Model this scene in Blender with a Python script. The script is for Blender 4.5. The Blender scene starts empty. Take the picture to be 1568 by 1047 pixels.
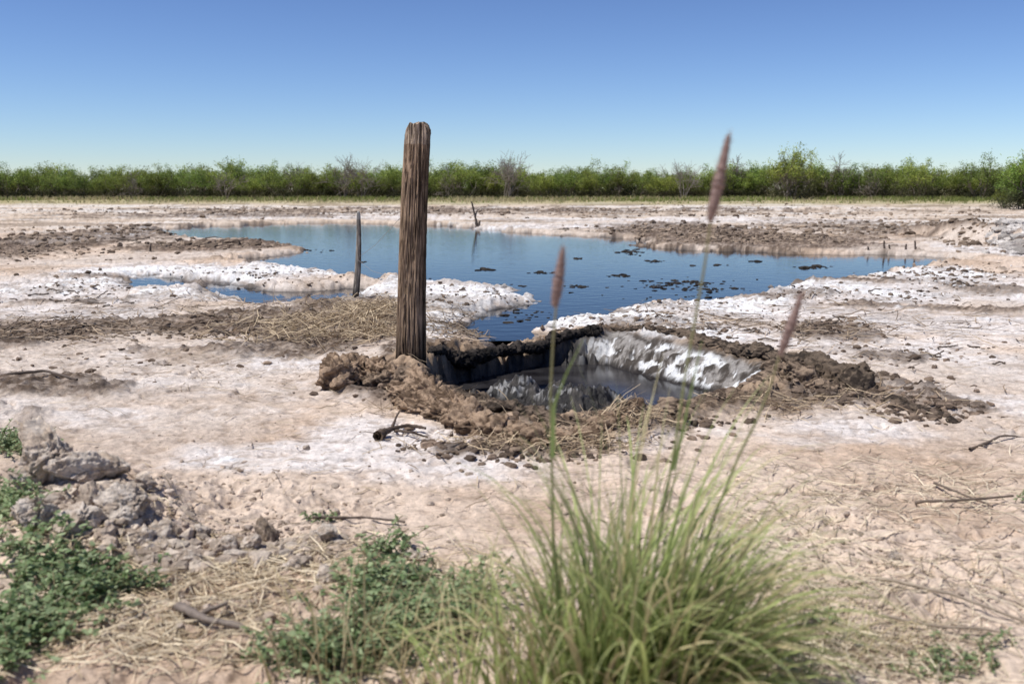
import bpy, bmesh, math
import numpy as np
from math import radians, atan, sin, cos, pi
from mathutils import Vector
rng = np.random.default_rng(11)

# ------------------------------------------------------------------ survey of the site
F = 1524.0; CH = 0.9; HY = 290.0
PITCH = atan((523.5-HY)/F)
sp, cp = sin(PITCH), cos(PITCH)
def G(px, py, z=0.0):
    px = np.asarray(px, float); py = np.asarray(py, float)
    u = (px-784)/F; v = (523.5-py)/F
    t = (CH-z)/(sp-v*cp)
    return u*t, (cp+v*sp)*t
def PV(px, py, Y):
    u = (px-784)/F; v = (523.5-py)/F
    t = Y/(cp+v*sp)
    return np.array([u*t, Y, CH+(-sp+v*cp)*t])
def poly(pts):
    a = np.array(pts, float); x, y = G(a[:,0], a[:,1]); return np.stack([x, y], 1)

# ------------------------------------------------------------------ noise
def hsh(ix, iy, s):
    n = (ix*374761393 + iy*668265263 + s*974634777) & 0xffffffff
    n = ((n ^ (n >> 13))*1274126177) & 0xffffffff
    n = ((n ^ (n >> 15))*668265263) & 0xffffffff
    return ((n ^ (n >> 16)) & 0xffff)/65535.0
def vn(x, y, s=0):
    fx = np.floor(x); fy = np.floor(y)
    ix = fx.astype(np.int64)+5000; iy = fy.astype(np.int64)+5000
    u = x-fx; v = y-fy
    u = u*u*u*(u*(u*6-15)+10); v = v*v*v*(v*(v*6-15)+10)
    a = hsh(ix, iy, s); b = hsh(ix+1, iy, s); c = hsh(ix, iy+1, s); d = hsh(ix+1, iy+1, s)
    return (a+(b-a)*u)*(1-v)+(c+(d-c)*u)*v
def fbm(x, y, sc, o=4, s=0, g=0.5):
    x = np.asarray(x, float)/sc; y = np.asarray(y, float)/sc
    t = 0; a = 1; w = 0
    for i in range(o):
        t = t+a*vn(x, y, s*17+i); w += a; a *= g
        x, y = (x*0.8-y*0.6)*2.03+11.3, (x*0.6+y*0.8)*2.03-7.1
    return t/w
def ridge(x, y, sc, o=4, s=0):
    x = np.asarray(x, float)/sc; y = np.asarray(y, float)/sc
    t = 0; a = 1; w = 0
    for i in range(o):
        t = t+a*(1-np.abs(2*vn(x, y, s*13+i)-1)); w += a; a *= 0.5
        x, y = (x*0.8-y*0.6)*2.03+11.3, (x*0.6+y*0.8)*2.03-7.1
    return t/w
def n3(p, sc, o=3, s=0):
    return (fbm(p[...,0]+3, p[...,1]+p[...,2]*0.7, sc, o, s)+fbm(p[...,1]+9, p[...,2]-p[...,0]*0.6, sc, o, s+1)+fbm(p[...,2], p[...,0]+p[...,1]*.5, sc, o, s+2))/3
def ss(a, b, x):
    t = np.clip((x-a)/(b-a), 0, 1); return t*t*(3-2*t)
def mix(a, b, t):
    return a+(np.asarray(b)-a)*t[..., None]
def sdpoly(x, y, P):
    d = np.full(x.shape, 1e9); ins = np.zeros(x.shape, bool)
    n = len(P)
    for i in range(n):
        ax, ay = P[i]; bx, by = P[(i+1) % n]
        ex, ey = bx-ax, by-ay
        wx, wy = x-ax, y-ay
        t = np.clip((wx*ex+wy*ey)/(ex*ex+ey*ey+1e-12), 0, 1)
        d = np.minimum(d, (wx-ex*t)**2+(wy-ey*t)**2)
        if abs(ey) > 1e-9:
            ins ^= ((ay > y) != (by > y)) & (x < ex*(y-ay)/ey+ax)
    d = np.sqrt(d)
    return np.where(ins, -d, d)
def blobs(x, y, L):
    t = np.zeros(x.shape)
    for (px, py, rx, ry, w) in L:
        cx, cy = G(px, py)
        y0 = G(px, py-ry)[1]; y1 = G(px, py+ry)[1]
        RX = rx/F*cy; RY = (y0-y1)/2
        q = ((x-cx)/RX)**2+((y-cy)/RY)**2
        t = np.maximum(t, w*np.exp(-q*q*0.5))
    return t

POND = poly([(235,350),(300,346),(400,342),(500,340),(610,342),(700,345),(760,350),(830,357),(900,360),(965,363),(985,376),(1060,380),(1150,383),(1250,385),(1400,389),(1495,396),(1420,404),(1380,412),(1300,424),(1230,432),(1180,438),(1120,452),(1000,460),(935,468),(915,480),(870,480),(825,490),(805,515),(755,528),(735,508),(690,492),(760,474),(835,458),(800,442),(740,432),(660,428),(600,421),(560,425),(520,416),(470,408),(400,405),(370,398),(400,390),(450,383),(465,376),(400,370),(320,366),(260,360)])
POOL1 = poly([(300,427),(360,430),(430,440),(500,440),(545,436),(535,450),(470,459),(400,464),(350,456),(310,441)])
POOL2 = poly([(180,425),(240,418),(300,427),(295,437),(215,439)])
PIT = poly([(650,564),(700,547),(780,530),(890,518),(940,513),(1010,525),(1100,545),(1185,563),(1180,584),(1100,606),(1010,630),(930,646),(850,636),(750,614),(690,596)])

SALT = [(220,414,120,10,1.05),(390,418,130,12,1.08),(110,440,180,22,.78),(60,480,160,18,.68),(250,450,160,14,.76),(720,455,150,26,1.0),(600,445,60,18,.9),(690,505,40,24,.75),
        (960,490,110,20,1.1),(1080,510,110,22,.95),(1130,470,150,14,1.05),(1300,447,170,14,1.0),(1460,430,110,22,.9),(1400,490,220,26,.76),
        (500,680,220,50,.68),(420,600,170,40,.50),(1330,600,220,50,.52),(700,730,180,40,.55),(1150,400,180,6,.3),(300,352,120,5,.6),(930,348,220,4,.75),(170,362,60,10,.8),(1520,385,50,12,.8),(1250,660,160,26,.45),(1000,660,90,30,.5),(1250,540,200,24,.5),(300,560,220,30,.45),(1100,338,300,4,.6),(500,333,300,4,.5),(1520,560,100,60,.45),(200,640,200,40,.35)]
MUD = [(60,372,110,26,1),(330,376,110,7,1),(200,355,60,5,.8),(60,512,170,16,.85),(330,500,130,18,.8),(500,500,110,34,1),(560,470,60,20,.6),(1040,352,110,10,.85),(1150,366,150,12,.9),(1350,350,150,14,.5),
       (960,372,30,6,1),(1260,505,60,14,.8),(1480,440,50,10,.6),(640,570,70,30,.8),(800,680,120,22,.6),(1290,590,120,26,1),(1420,625,80,16,.8),(1170,600,90,22,.7),(100,590,120,14,.6),(700,322,500,5,.5),(330,330,260,5,.5),(1000,640,80,20,.7),
       (660,545,50,18,.8),(300,430,60,4,.5),(820,480,60,12,.7),(700,470,60,10,.5),(1020,505,120,8,.6),(1200,455,100,5,.6),(140,458,120,5,.6),(180,425,100,4,.5),(1380,470,120,5,.6),(1350,545,80,8,.5),(230,545,120,8,.4),(1200,430,200,4,.5)]
ROUGH = [(160,800,150,60,1),(430,830,130,26,.8),(300,930,220,60,.7),(400,760,220,30,.4),(1300,820,260,60,.5),(1350,920,220,60,.7)]
PCX, PCY = G(960, 575)

def pond_sd(x, y):
    sd = np.full(x.shape, 50.0)
    m = (y > 4.5) & (y < 60)
    xs, ys = x[m], y[m]
    a = sdpoly(xs, ys, POND); a = np.minimum(a, sdpoly(xs, ys, POOL1)); a = np.minimum(a, sdpoly(xs, ys, POOL2))
    k = np.clip(ys/14, .35, 1.3)
    a = a+k*(1.1*(fbm(xs, ys, 1.1, 6, 3, .66)-.5)+0.60*(ridge(xs, ys, .35, 4, 4)-.55))
    sd[m] = a
    return sd
def pit_sd(x, y):
    sd = np.full(x.shape, 20.0)
    m = (y > 3) & (y < 8) & (np.abs(x) < 4)
    xs, ys = x[m], y[m]
    sd[m] = sdpoly(xs, ys, PIT)+0.12*(fbm(xs, ys, .3, 5, 8, .6)-.5)
    return sd
WATER = -0.035; SLUDGE = -0.135
def terrain(x, y, col=False):
    x = np.asarray(x, float); y = np.asarray(y, float)
    sd = pond_sd(x, y); pd = pit_sd(x, y)
    warpx = x+0.6*(fbm(x, y, .9, 4, 21)-.5); warpy = y+0.9*(fbm(x, y, .9, 4, 22)-.5)
    mud = blobs(warpx, warpy, MUD); salt = blobs(warpx, warpy, SALT); rg = blobs(warpx, warpy, ROUGH)
    nmed = fbm(x, y, .5, 5, 2, .55); nbig = fbm(x, y, 2.5, 4, 5); nf = fbm(x, y, .06, 4, 6, .6)
    r1 = ridge(x, y, .22, 4, 7); r2 = ridge(x, y, .07, 3, 9)
    shore = np.exp(-np.abs(sd)/0.8)*ss(50, 30, y)
    mudm = ss(.30, .56, mud*.75+.7*(nmed-.35)+.3*(r1-.5)+.12*shore)
    rough = np.clip(.18+.6*mudm+.4*shore+.6*rg+.35*ss(.5, .75, nbig)*ss(6, 10, y)+.3*ss(25, 35, y), 0, 1)
    holes = ss(.46, .58, fbm(x*.8, y, .20, 5, 52, .65)+.10*(r1-.5))
    sm = ss(.46, .60, salt*.62+.28*np.exp(-((sd-.35)/.45)**2)*ss(45, 20, y)+1.05*(fbm(x*.8, y, .40, 6, 48, .70)-.5)+.2*(r1-.5)-.10)*(salt > .12)
    sm = sm*(1-.6*holes*ss(1.12, .85, salt))
    z = 0.03*(nbig-.5)+0.015*(nmed-.5)
    z = z+rough*(1-.35*sm)*(0.06*(nmed-.35)+0.045*(r1-.55)+0.035*(r2-.55)+.030*(nf-.5))+.010*(nf-.5)+.005*(r2-.5)
    z = z+sm*(.009*(r2-.4)+.010*(nf-.4))
    z = z+ss(12, 28, y)*ss(120, 80, y)*(.11*(ridge(x/1.6, y, 1.6, 4, 35)-.55)+.04*(nf-.5)*(y < 50))
    pk = ss(.60, .74, fbm(x, y, .10, 3, 31))
    z = z-0.016*pk*(1-mudm)*ss(.34, .54, fbm(x, y, .9, 2, 33))
    z = z+0.11*blobs(x, y, [(140,815,130,60,1)])*(0.5+nmed)
    z = z+0.25*blobs(x, y, [(1548,372,40,16,1)])*(0.5+nmed)
    z = np.where(sd > .3, np.maximum(z, -.018+.01*(nf-.5)), z)
    pf = ss(.30, -.30, sd)
    z = z+.018*np.exp(-((sd-.5)/.4)**2)*ss(50, 30, y)
    z = z*(1-pf)-0.13*pf
    ang = np.arctan2(y-PCY, x-PCX)
    backr = ss(1.80, 1.45, ang)*ss(-.25, .15, ang)
    rimw = .45+.55*fbm(x, y, .35, 3, 12)
    z = z+np.exp(-((pd-.10)/.12)**2)*(rimw*.03+.03*(r2-.5)+.03*(nf-.5))
    slope = .14+.30*backr
    q = np.clip((-pd+.03+.10*(r2-.5)+.10*(nf-.5)+.10*(nmed-.5))/slope, 0, 1)
    q = q*q*(3-2*q)
    z = z*(1-q)+(-.175+.02*(nmed-.5))*q
    z = z+.035*(nf-.5)*4*q*(1-q)
    mound = blobs(x, y, [(868,577,85,15,1),(795,570,60,9,.95),(735,566,45,7,.7),(975,604,35,7,.5)])
    inpit = ss(-.05, -.2, pd)
    z = z+inpit*mound*(.075+.16*(r1-.5)+.10*(r2-.5)+.07*(nf-.5))
    if not col: return z
    O = np.zeros(x.shape+(3,))
    c = O+np.array([.72, .575, .455])
    c = mix(c, [.53, .385, .275], ss(.42, .70, fbm(x, y, .7, 6, 41, .62))*.8)
    c = mix(c, [.64, .56, .49], ss(.4, .65, fbm(x, y, 1.6, 4, 43))*.7*ss(2.4, 4.2, y))
    c = mix(c, [.34, .26, .195], ss(.54, .68, fbm(x*.7, y, .28, 6, 44, .68))*.6*ss(2.6, 5, y))
    far = ss(14, 30, y)
    c = mix(c, [.62, .51, .40], far*.7)
    fn = fbm(x/3.2, y, .9, 6, 45, .66)
    c = mix(c, [.22, .165, .12], far*ss(.52, .60, fn)*.75)
    c = mix(c, [.78, .74, .69], far*ss(.54, .64, fbm(x/4, y, 1.3, 5, 46, .64))*.7)
    c = mix(c, O+np.array([.13, .093, .068]), mudm*(.55+.45*ss(.35, .6, nf)))
    film = ss(.24, .62, salt*.64+.85*(fbm(x*.8, y, .45, 6, 47, .68)-.34))
    c = mix(c, [.82, .765, .73], film*.8*(1-mudm*.8))
    c = mix(c, [.90, .89, .88], sm*.95*(1-mudm*.55)*ss(.28, .50, nf*.5+r2*.5))
    c = mix(c, [.22, .17, .13], (np.minimum(sm, 1)*.65+.12)*ss(.64, .50, r2)*ss(.44, .60, fbm(x, y, .22, 5, 49, .65))*.85)
    c = mix(c, [.22, .17, .13], holes*ss(.35, .7, salt)*ss(1.1, .8, salt)*ss(6, 7.5, y)*.4)
    c = mix(c, [.34, .25, .185], ss(.40, .30, nf)*.45)
    wet = ss(.16, -.02, sd)
    c = mix(c, [.035, .03, .026], wet*.93)
    gs = ss(50, 72, y+8*(fbm(x/3, y, 5, 4, 50)-.5)*2)
    c = mix(c, [.38, .33, .16], gs*.85)
    rimc = np.exp(-((pd-.07)/.15)**2)
    rc = mix(O+np.array([.12, .085, .06]), [.40, .29, .20], ss(.45, .62, nf*.6+nmed*.4))
    c = mix(c, rc, np.clip(rimc*1.4, 0, 1)*(1-.6*sm*(y > 5.2)))
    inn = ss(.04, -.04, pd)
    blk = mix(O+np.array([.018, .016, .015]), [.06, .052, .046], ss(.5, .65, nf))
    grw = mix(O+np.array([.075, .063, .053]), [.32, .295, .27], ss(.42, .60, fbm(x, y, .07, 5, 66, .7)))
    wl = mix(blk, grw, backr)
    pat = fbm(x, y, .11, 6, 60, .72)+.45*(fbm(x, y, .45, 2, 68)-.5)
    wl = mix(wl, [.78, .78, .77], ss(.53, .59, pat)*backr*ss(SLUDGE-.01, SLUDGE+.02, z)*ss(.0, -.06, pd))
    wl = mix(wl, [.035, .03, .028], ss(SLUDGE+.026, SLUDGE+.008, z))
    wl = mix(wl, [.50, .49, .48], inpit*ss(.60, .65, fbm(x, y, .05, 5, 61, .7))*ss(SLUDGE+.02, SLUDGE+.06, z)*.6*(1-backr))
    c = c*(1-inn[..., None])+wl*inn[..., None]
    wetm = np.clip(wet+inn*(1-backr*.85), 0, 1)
    return z, np.clip(c, 0, 1), wetm

# ------------------------------------------------------------------ mesh utils
def mk(name, V, Fc, mat, col=None, parent=None, smooth=True, extra=None):
    V = np.ascontiguousarray(V, np.float32).reshape(-1, 3)
    me = bpy.data.meshes.new(name)
    Fc = np.asarray(Fc, np.int32)
    k = Fc.shape[1]
    me.vertices.add(len(V)); me.vertices.foreach_set('co', V.ravel())
    me.loops.add(Fc.size); me.loops.foreach_set('vertex_index', Fc.ravel())
    me.polygons.add(len(Fc)); me.polygons.foreach_set('loop_start', np.arange(0, Fc.size, k, dtype=np.int32))
    me.polygons.foreach_set('loop_total', np.full(len(Fc), k, np.int32))
    me.update(calc_edges=True)
    me.polygons.foreach_set('use_smooth', np.full(len(Fc), smooth))
    if col is not None:
        a = me.color_attributes.new('Col', 'FLOAT_COLOR', 'POINT')
        c4 = np.ones((len(V), 4), np.float32); c4[:, :3] = np.asarray(col).reshape(-1, 3)
        a.data.foreach_set('color', c4.ravel())
    if extra is not None:
        for kx, vx in extra.items():
            a = me.attributes.new(kx, 'FLOAT', 'POINT'); a.data.foreach_set('value', np.asarray(vx, np.float32).ravel())
    me.materials.append(mat)
    ob = bpy.data.objects.new(name, me); bpy.context.scene.collection.objects.link(ob)
    if parent: ob.parent = parent
    return ob
def empty(name):
    e = bpy.data.objects.new(name, None); e.empty_display_size = .2
    bpy.context.scene.collection.objects.link(e); return e
def gridfaces(n, m, off=0):
    i = np.arange(n-1)[:, None]*m+np.arange(m-1)[None]
    return (np.stack([i, i+1, i+m+1, i+m], -1).reshape(-1, 4)+off)
def norm(a): return a/(np.linalg.norm(a, axis=-1, keepdims=True)+1e-9)
def ribbons(P, W, side):
    N, K, _ = P.shape
    S = norm(side)[:, None, :]*W[..., None]*.5
    V = np.stack([P-S, P+S], 2).reshape(-1, 3)
    b = (np.arange(N)*K*2)[:, None]+np.arange(K-1)[None]*2
    return V, np.stack([b, b+1, b+3, b+2], -1).reshape(-1, 4)
def tubes(P, R, n=6):
    N, K, _ = P.shape
    T = norm(np.gradient(P, axis=1))
    ref = np.tile(np.array([.31, .77, .11]), (N, 1)); ref = np.where(np.abs((T[:, 0]*norm(ref)).sum(-1, keepdims=True)) > .9, [1., 0, .2], ref)
    A = norm(np.cross(T, ref[:, None, :])); B = np.cross(T, A)
    th = np.arange(n)*2*pi/n
    V = P[:, :, None]+R[:, :, None, None]*(A[:, :, None]*np.cos(th)[:, None]+B[:, :, None]*np.sin(th)[:, None])
    b = (np.arange(N)*K*n)[:, None, None]+(np.arange(K-1)*n)[None, :, None]
    j = np.arange(n)[None, None]; j2 = (j+1) % n
    return V.reshape(-1, 3), np.stack([b+j, b+j2, b+n+j2, b+n+j], -1).reshape(-1, 4)
def cat(L):
    Vs, Fs, o = [], [], 0
    for V, Fc in L:
        Vs.append(V); Fs.append(Fc+o); o += len(V)
    return np.concatenate(Vs), np.concatenate(Fs)
def ico(sub):
    bm = bmesh.new(); bmesh.ops.create_icosphere(bm, subdivisions=sub, radius=1)
    V = np.array([v.co[:] for v in bm.verts]); Fc = np.array([[v.index for v in f.verts] for f in bm.faces]); bm.free()
    return V, Fc

# ------------------------------------------------------------------ materials
def newmat(name):
    m = bpy.data.materials.new(name); m.use_nodes = True
    nt = m.node_tree; b = nt.nodes['Principled BSDF']
    return m, nt, b
def N_(nt, t, **kw):
    n = nt.nodes.new(t)
    for k, v in kw.items():
        if k in n.inputs: n.inputs[k].default_value = v
        else: setattr(n, k, v)
    return n
def mrange(nt, src, a, b_, c, d):
    r = N_(nt, 'ShaderNodeMapRange')
    for k, v in zip(('From Min', 'From Max', 'To Min', 'To Max'), (a, b_, c, d)): r.inputs[k].default_value = v
    nt.links.new(src, r.inputs['Value']); return r.outputs[0]
def vmul(nt, a, b_):
    m = N_(nt, 'ShaderNodeVectorMath', operation='MULTIPLY'); nt.links.new(a, m.inputs[0]); nt.links.new(b_, m.inputs[1]); return m.outputs[0]
def mat_earth(name, sc=1., bump=.5, wetattr=False):
    m, nt, b = newmat(name); L = nt.links.new
    at = N_(nt, 'ShaderNodeAttribute', attribute_name='Col')
    tc = N_(nt, 'ShaderNodeTexCoord')
    n1 = N_(nt, 'ShaderNodeTexNoise', Scale=38*sc, Detail=9., Roughness=.75)
    n2 = N_(nt, 'ShaderNodeTexNoise', Scale=230*sc, Detail=4., Roughness=.65)
    n4 = N_(nt, 'ShaderNodeTexNoise', Scale=9*sc, Detail=6., Roughness=.7)
    for n in (n1, n2, n4): L(tc.outputs['Object'], n.inputs['Vector'])
    o = vmul(nt, at.outputs['Color'], mrange(nt, n1.outputs['Fac'], .34, .66, .70, 1.2))
    o = vmul(nt, o, mrange(nt, n2.outputs['Fac'], .34, .6, .84, 1.08))
    o = vmul(nt, o, mrange(nt, n4.outputs['Fac'], .35, .65, .90, 1.1))
    L(o, b.inputs['Base Color'])
    add = N_(nt, 'ShaderNodeMath', operation='ADD'); mu = N_(nt, 'ShaderNodeMath', operation='MULTIPLY'); mu.inputs[1].default_value = .4
    L(n2.outputs['Fac'], mu.inputs[0]); L(n1.outputs['Fac'], add.inputs[0]); L(mu.outputs[0], add.inputs[1])
    bp = N_(nt, 'ShaderNodeBump', Strength=bump, Distance=.018); L(add.outputs[0], bp.inputs['Height']); L(bp.outputs[0], b.inputs['Normal'])
    b.inputs['Specular IOR Level'].default_value = .12
    b.inputs['Roughness'].default_value = .95
    if wetattr:
        w = N_(nt, 'ShaderNodeAttribute', attribute_name='wet')
        L(mrange(nt, w.outputs['Fac'], 0, 1, .95, .42), b.inputs['Roughness'])
        L(mrange(nt, w.outputs['Fac'], 0, 1, .12, .35), b.inputs['Specular IOR Level'])
    return m
def mat_plant(name, trans=.35, rnd=False):
    m, nt, b = newmat(name); L = nt.links.new
    at = N_(nt, 'ShaderNodeAttribute', attribute_name='Col')
    src = at.outputs['Color']
    if rnd:
        oi = N_(nt, 'ShaderNodeObjectInfo')
        hs = N_(nt, 'ShaderNodeHueSaturation')
        L(mrange(nt, oi.outputs['Random'], 0, 1, .60, 1.2), hs.inputs['Value'])
        ml = N_(nt, 'ShaderNodeMath', operation='MULTIPLY'); ml.inputs[1].default_value = 7.31
        fr = N_(nt, 'ShaderNodeMath', operation='FRACT')
        L(oi.outputs['Random'], ml.inputs[0]); L(ml.outputs[0], fr.inputs[0]); L(mrange(nt, fr.outputs[0], 0, 1, .47, .51), hs.inputs['Hue'])
        L(src, hs.inputs['Color']); src = hs.outputs[0]
    L(src, b.inputs['Base Color']); b.inputs['Roughness'].default_value = .6; b.inputs['Specular IOR Level'].default_value = .25
    if trans > 0:
        tr = N_(nt, 'ShaderNodeBsdfTranslucent'); L(src, tr.inputs['Color'])
        ms = N_(nt, 'ShaderNodeMixShader'); ms.inputs[0].default_value = trans
        L(b.outputs[0], ms.inputs[1]); L(tr.outputs[0], ms.inputs[2])
        L(ms.outputs[0], nt.nodes['Material Output'].inputs['Surface'])
    return m
M_ground = mat_earth('ground_dirt', 1., .6, True)
M_clod = mat_earth('clod_dirt', 1.3, .8)
M_plant = mat_plant('plant', .4); M_leaf = mat_plant('tree_leaf', .35, True)
M_dry = mat_plant('dry_stem', .12); M_bark = mat_plant('bark', 0, False)

# ------------------------------------------------------------------ ground
y = 620.0
ys = [y]
while y > 1.15:
    d = y*y/900.0
    if 3.6 < y < 7: d *= .40
    elif y < 14: d *= .6
    elif y < 40: d *= .7
    d = min(d, 25)
    y -= max(d, .0022); ys.append(y)
ys = np.array(ys[::-1])
ys = np.concatenate([[-30, -8, -2, 0, .6, 1.0], ys, [1200, 3000]])
sl = np.concatenate([[-12, -6, -3, -2, -1.4, -1.1, -.9, -.8, -.72], np.linspace(-.66, .66, 1000), [.72, .8, .9, 1.1, 1.4, 2, 3, 6, 12]])
wy = np.maximum(np.abs(ys), 1.15)
X = sl[None]*wy[:, None]; Y = np.repeat(ys[:, None], len(sl), 1)
z, c, w = terrain(X.ravel(), Y.ravel(), True)
z = np.where(Y.ravel() > 90, z*0+0.0, z)
mk('ground', np.stack([X.ravel(), Y.ravel(), z], 1), gridfaces(len(ys), len(sl)), M_ground, c, extra={'wet': w})
del X, Y, z, c, w

# ------------------------------------------------------------------ water
def sheet(name, x0, x1, y0, y1, z, mat, n=2):
    gx, gy = np.meshgrid(np.linspace(x0, x1, n), np.linspace(y0, y1, n))
    return mk(name, np.stack([gx.ravel(), gy.ravel(), gx.ravel()*0+z], 1), gridfaces(n, n), mat)
m, nt, b = newmat('pond_water_mat')
b.inputs['Base Color'].default_value = (.004, .006, .009, 1); b.inputs['Roughness'].default_value = .03; b.inputs['IOR'].default_value = 1.165
tc = N_(nt, 'ShaderNodeTexCoord'); mp = N_(nt, 'ShaderNodeMapping'); mp.inputs['Scale'].default_value = (1, 1.6, 1)
nn = N_(nt, 'ShaderNodeTexNoise', Scale=6., Detail=3.)
bp = N_(nt, 'ShaderNodeBump', Strength=.3, Distance=.008)
nt.links.new(tc.outputs['Object'], mp.inputs[0]); nt.links.new(mp.outputs[0], nn.inputs['Vector']); nt.links.new(nn.outputs['Fac'], bp.inputs['Height']); nt.links.new(bp.outputs[0], b.inputs['Normal'])
sheet('pond_water', -16, 18, 6.15, 34, WATER, m)
m, nt, b = newmat('sludge_mat')
b.inputs['Roughness'].default_value = .16; b.inputs['IOR'].default_value = 1.22
nn = N_(nt, 'ShaderNodeTexNoise', Scale=6., Detail=5.); tc = N_(nt, 'ShaderNodeTexCoord')
cr = N_(nt, 'ShaderNodeValToRGB'); cr.color_ramp.elements[0].color = (.010, .009, .010, 1); cr.color_ramp.elements[1].color = (.040, .038, .040, 1)
cr.color_ramp.elements[0].position = .35; cr.color_ramp.elements[1].position = .65
nt.links.new(tc.outputs['Object'], nn.inputs['Vector']); nt.links.new(nn.outputs['Fac'], cr.inputs[0]); nt.links.new(cr.outputs[0], b.inputs['Base Color'])
x0, y0 = PIT.min(0)+.05; x1, y1 = PIT.max(0)-.05
sheet('pit_sludge', x0, x1, y0, y1-.1, SLUDGE, m)

# ------------------------------------------------------------------ rim crust
def ridge_tube(path, rad, seed, colr, flat=.8, lift=.02, K=420, n=84, rgh=.9):
    p = np.array(path, float); gx, gy = G(p[:, 0], p[:, 1])
    s = np.linspace(0, 1, len(p)); t = np.linspace(0, 1, K)
    gx = np.interp(t, s, gx); gy = np.interp(t, s, gy); r = np.interp(t, s, rad)
    k = np.ones(15)/15
    gx = np.convolve(np.pad(gx, 7, 'edge'), k, 'valid'); gy = np.convolve(np.pad(gy, 7, 'edge'), k, 'valid')
    gx = gx+.05*(fbm(t*9, t*0+seed, 1, 3, seed+40)-.5); gy = gy+.10*(fbm(t*9, t*0+seed, 1, 3, seed+41)-.5)
    r = r*(.65+.7*fbm(t*10, t*0+seed, 1, 4, seed))*np.clip(np.sin(pi*np.clip(t, .002, .998))*6, 0.05, 1)
    gz = terrain(gx, gy)
    gz = np.maximum(gz, -.02)
    gz = np.convolve(np.pad(gz, 12, 'edge'), np.ones(25)/25, 'valid')+lift
    P = np.stack([gx, gy, gz], 1)[None]
    V, Fc = tubes(P, r[None], n)
    C = np.repeat(P[0], n, 0); D = V-C
    q = V
    a = n3(q, .20, 3, seed)-.5; b2 = n3(q, .06, 4, seed+9)-.5; c2 = ridge(q[:, 0]+q[:, 2], q[:, 1]-q[:, 2]*.8, .035, 4, seed)-.55; d2 = n3(q, .016, 3, seed+7)-.5
    D = D*(1+rgh*(1.6*a+2.4*b2+.55*c2+1.4*d2))[:, None]
    D[:, 2] *= flat
    V = C+D
    cn = .5*n3(q, .05, 4, seed+5)+.5*n3(q, .012, 3, seed+6)
    c = mix(np.zeros((len(V), 3))+np.array(colr[0]), colr[1], ss(.43, .57, cn))
    under_shade = ss(.2, -.6, D[:, 2]/(np.repeat(r, n)*flat+1e-4))
    c = mix(c, np.array(colr[0])*.7, under_shade*.6)  # shade below the crust painted into its vertex colour
    return V, Fc, c
def multi(name, parts, mat, parent=None, smooth=True):
    V, Fc = cat([(a, b) for a, b, _ in parts]); return mk(name, V, Fc, mat, np.concatenate([c for _, _, c in parts]), parent, smooth)
brown = ((.15, .10, .066), (.47, .335, .23)); mid = ((.095, .068, .05), (.38, .28, .20)); dark = ((.05, .038, .030), (.22, .165, .12)); blk = ((.018, .016, .015), (.07, .058, .05))
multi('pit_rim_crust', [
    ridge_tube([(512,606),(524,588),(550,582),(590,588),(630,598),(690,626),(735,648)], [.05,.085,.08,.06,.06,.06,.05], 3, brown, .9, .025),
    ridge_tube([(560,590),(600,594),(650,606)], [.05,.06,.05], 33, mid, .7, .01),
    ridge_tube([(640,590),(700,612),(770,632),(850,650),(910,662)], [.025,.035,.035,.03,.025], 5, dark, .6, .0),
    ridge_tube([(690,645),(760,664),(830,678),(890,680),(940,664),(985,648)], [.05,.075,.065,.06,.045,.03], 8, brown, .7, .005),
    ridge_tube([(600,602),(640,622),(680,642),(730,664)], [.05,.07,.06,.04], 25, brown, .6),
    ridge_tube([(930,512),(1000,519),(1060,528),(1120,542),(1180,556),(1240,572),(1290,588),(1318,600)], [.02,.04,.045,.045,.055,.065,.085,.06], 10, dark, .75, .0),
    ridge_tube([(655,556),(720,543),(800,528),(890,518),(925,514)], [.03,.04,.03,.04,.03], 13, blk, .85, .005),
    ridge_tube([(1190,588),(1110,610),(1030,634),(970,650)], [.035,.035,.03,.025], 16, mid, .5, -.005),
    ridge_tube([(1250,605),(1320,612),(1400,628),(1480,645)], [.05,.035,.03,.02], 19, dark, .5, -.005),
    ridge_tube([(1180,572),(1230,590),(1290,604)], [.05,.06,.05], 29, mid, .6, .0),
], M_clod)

# ------------------------------------------------------------------ clods
def chop(V, seed, n=14, lo=.5, hi=.85, k=.88):
    r = np.random.default_rng(seed); V = V.copy()
    for i in range(n):
        d = norm(r.normal(size=(1, 3)))[0]; o = r.uniform(lo, hi)
        e = np.maximum(V@d-o, 0); V -= (e*k)[:, None]*d
    return V
icoV, icoF = ico(2)
tmpl = []
for i in range(16):
    V = chop(icoV, 500+i, 8)
    s = 1+1.3*(n3(icoV+i*3.1, .8, 3, 70+i)-.5)[:, None]+.5*(ridge(icoV[:, 0]+i, icoV[:, 1]+icoV[:, 2], .5, 2, 90+i)-.5)[:, None]
    tmpl.append(V*1.25*s*np.array([1, rng.uniform(.55, 1), rng.uniform(.4, .75)]))
tmpl = np.array(tmpl)
def scatter_clods(name, X, Y, S, C, sink=.15, Z=None, flat=1.):
    N = len(X); k = rng.integers(0, 16, N); a = rng.uniform(0, 2*pi, N)
    T = tmpl[k]; ca, sa = np.cos(a)[:, None], np.sin(a)[:, None]
    V = np.stack([T[..., 0]*ca-T[..., 1]*sa, T[..., 0]*sa+T[..., 1]*ca, T[..., 2]*flat], -1)*S[:, None, None]
    zz = terrain(X, Y) if Z is None else Z
    V = V+np.stack([X, Y, zz+S*sink], -1)[:, None]
    Fc = (icoF[None]+(np.arange(N)*len(icoV))[:, None, None]).reshape(-1, 3)
    c = np.repeat(C[:, None], len(icoV), 1).reshape(-1, 3)
    return mk(name, V.reshape(-1, 3), Fc, M_clod, c, smooth=False)
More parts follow.
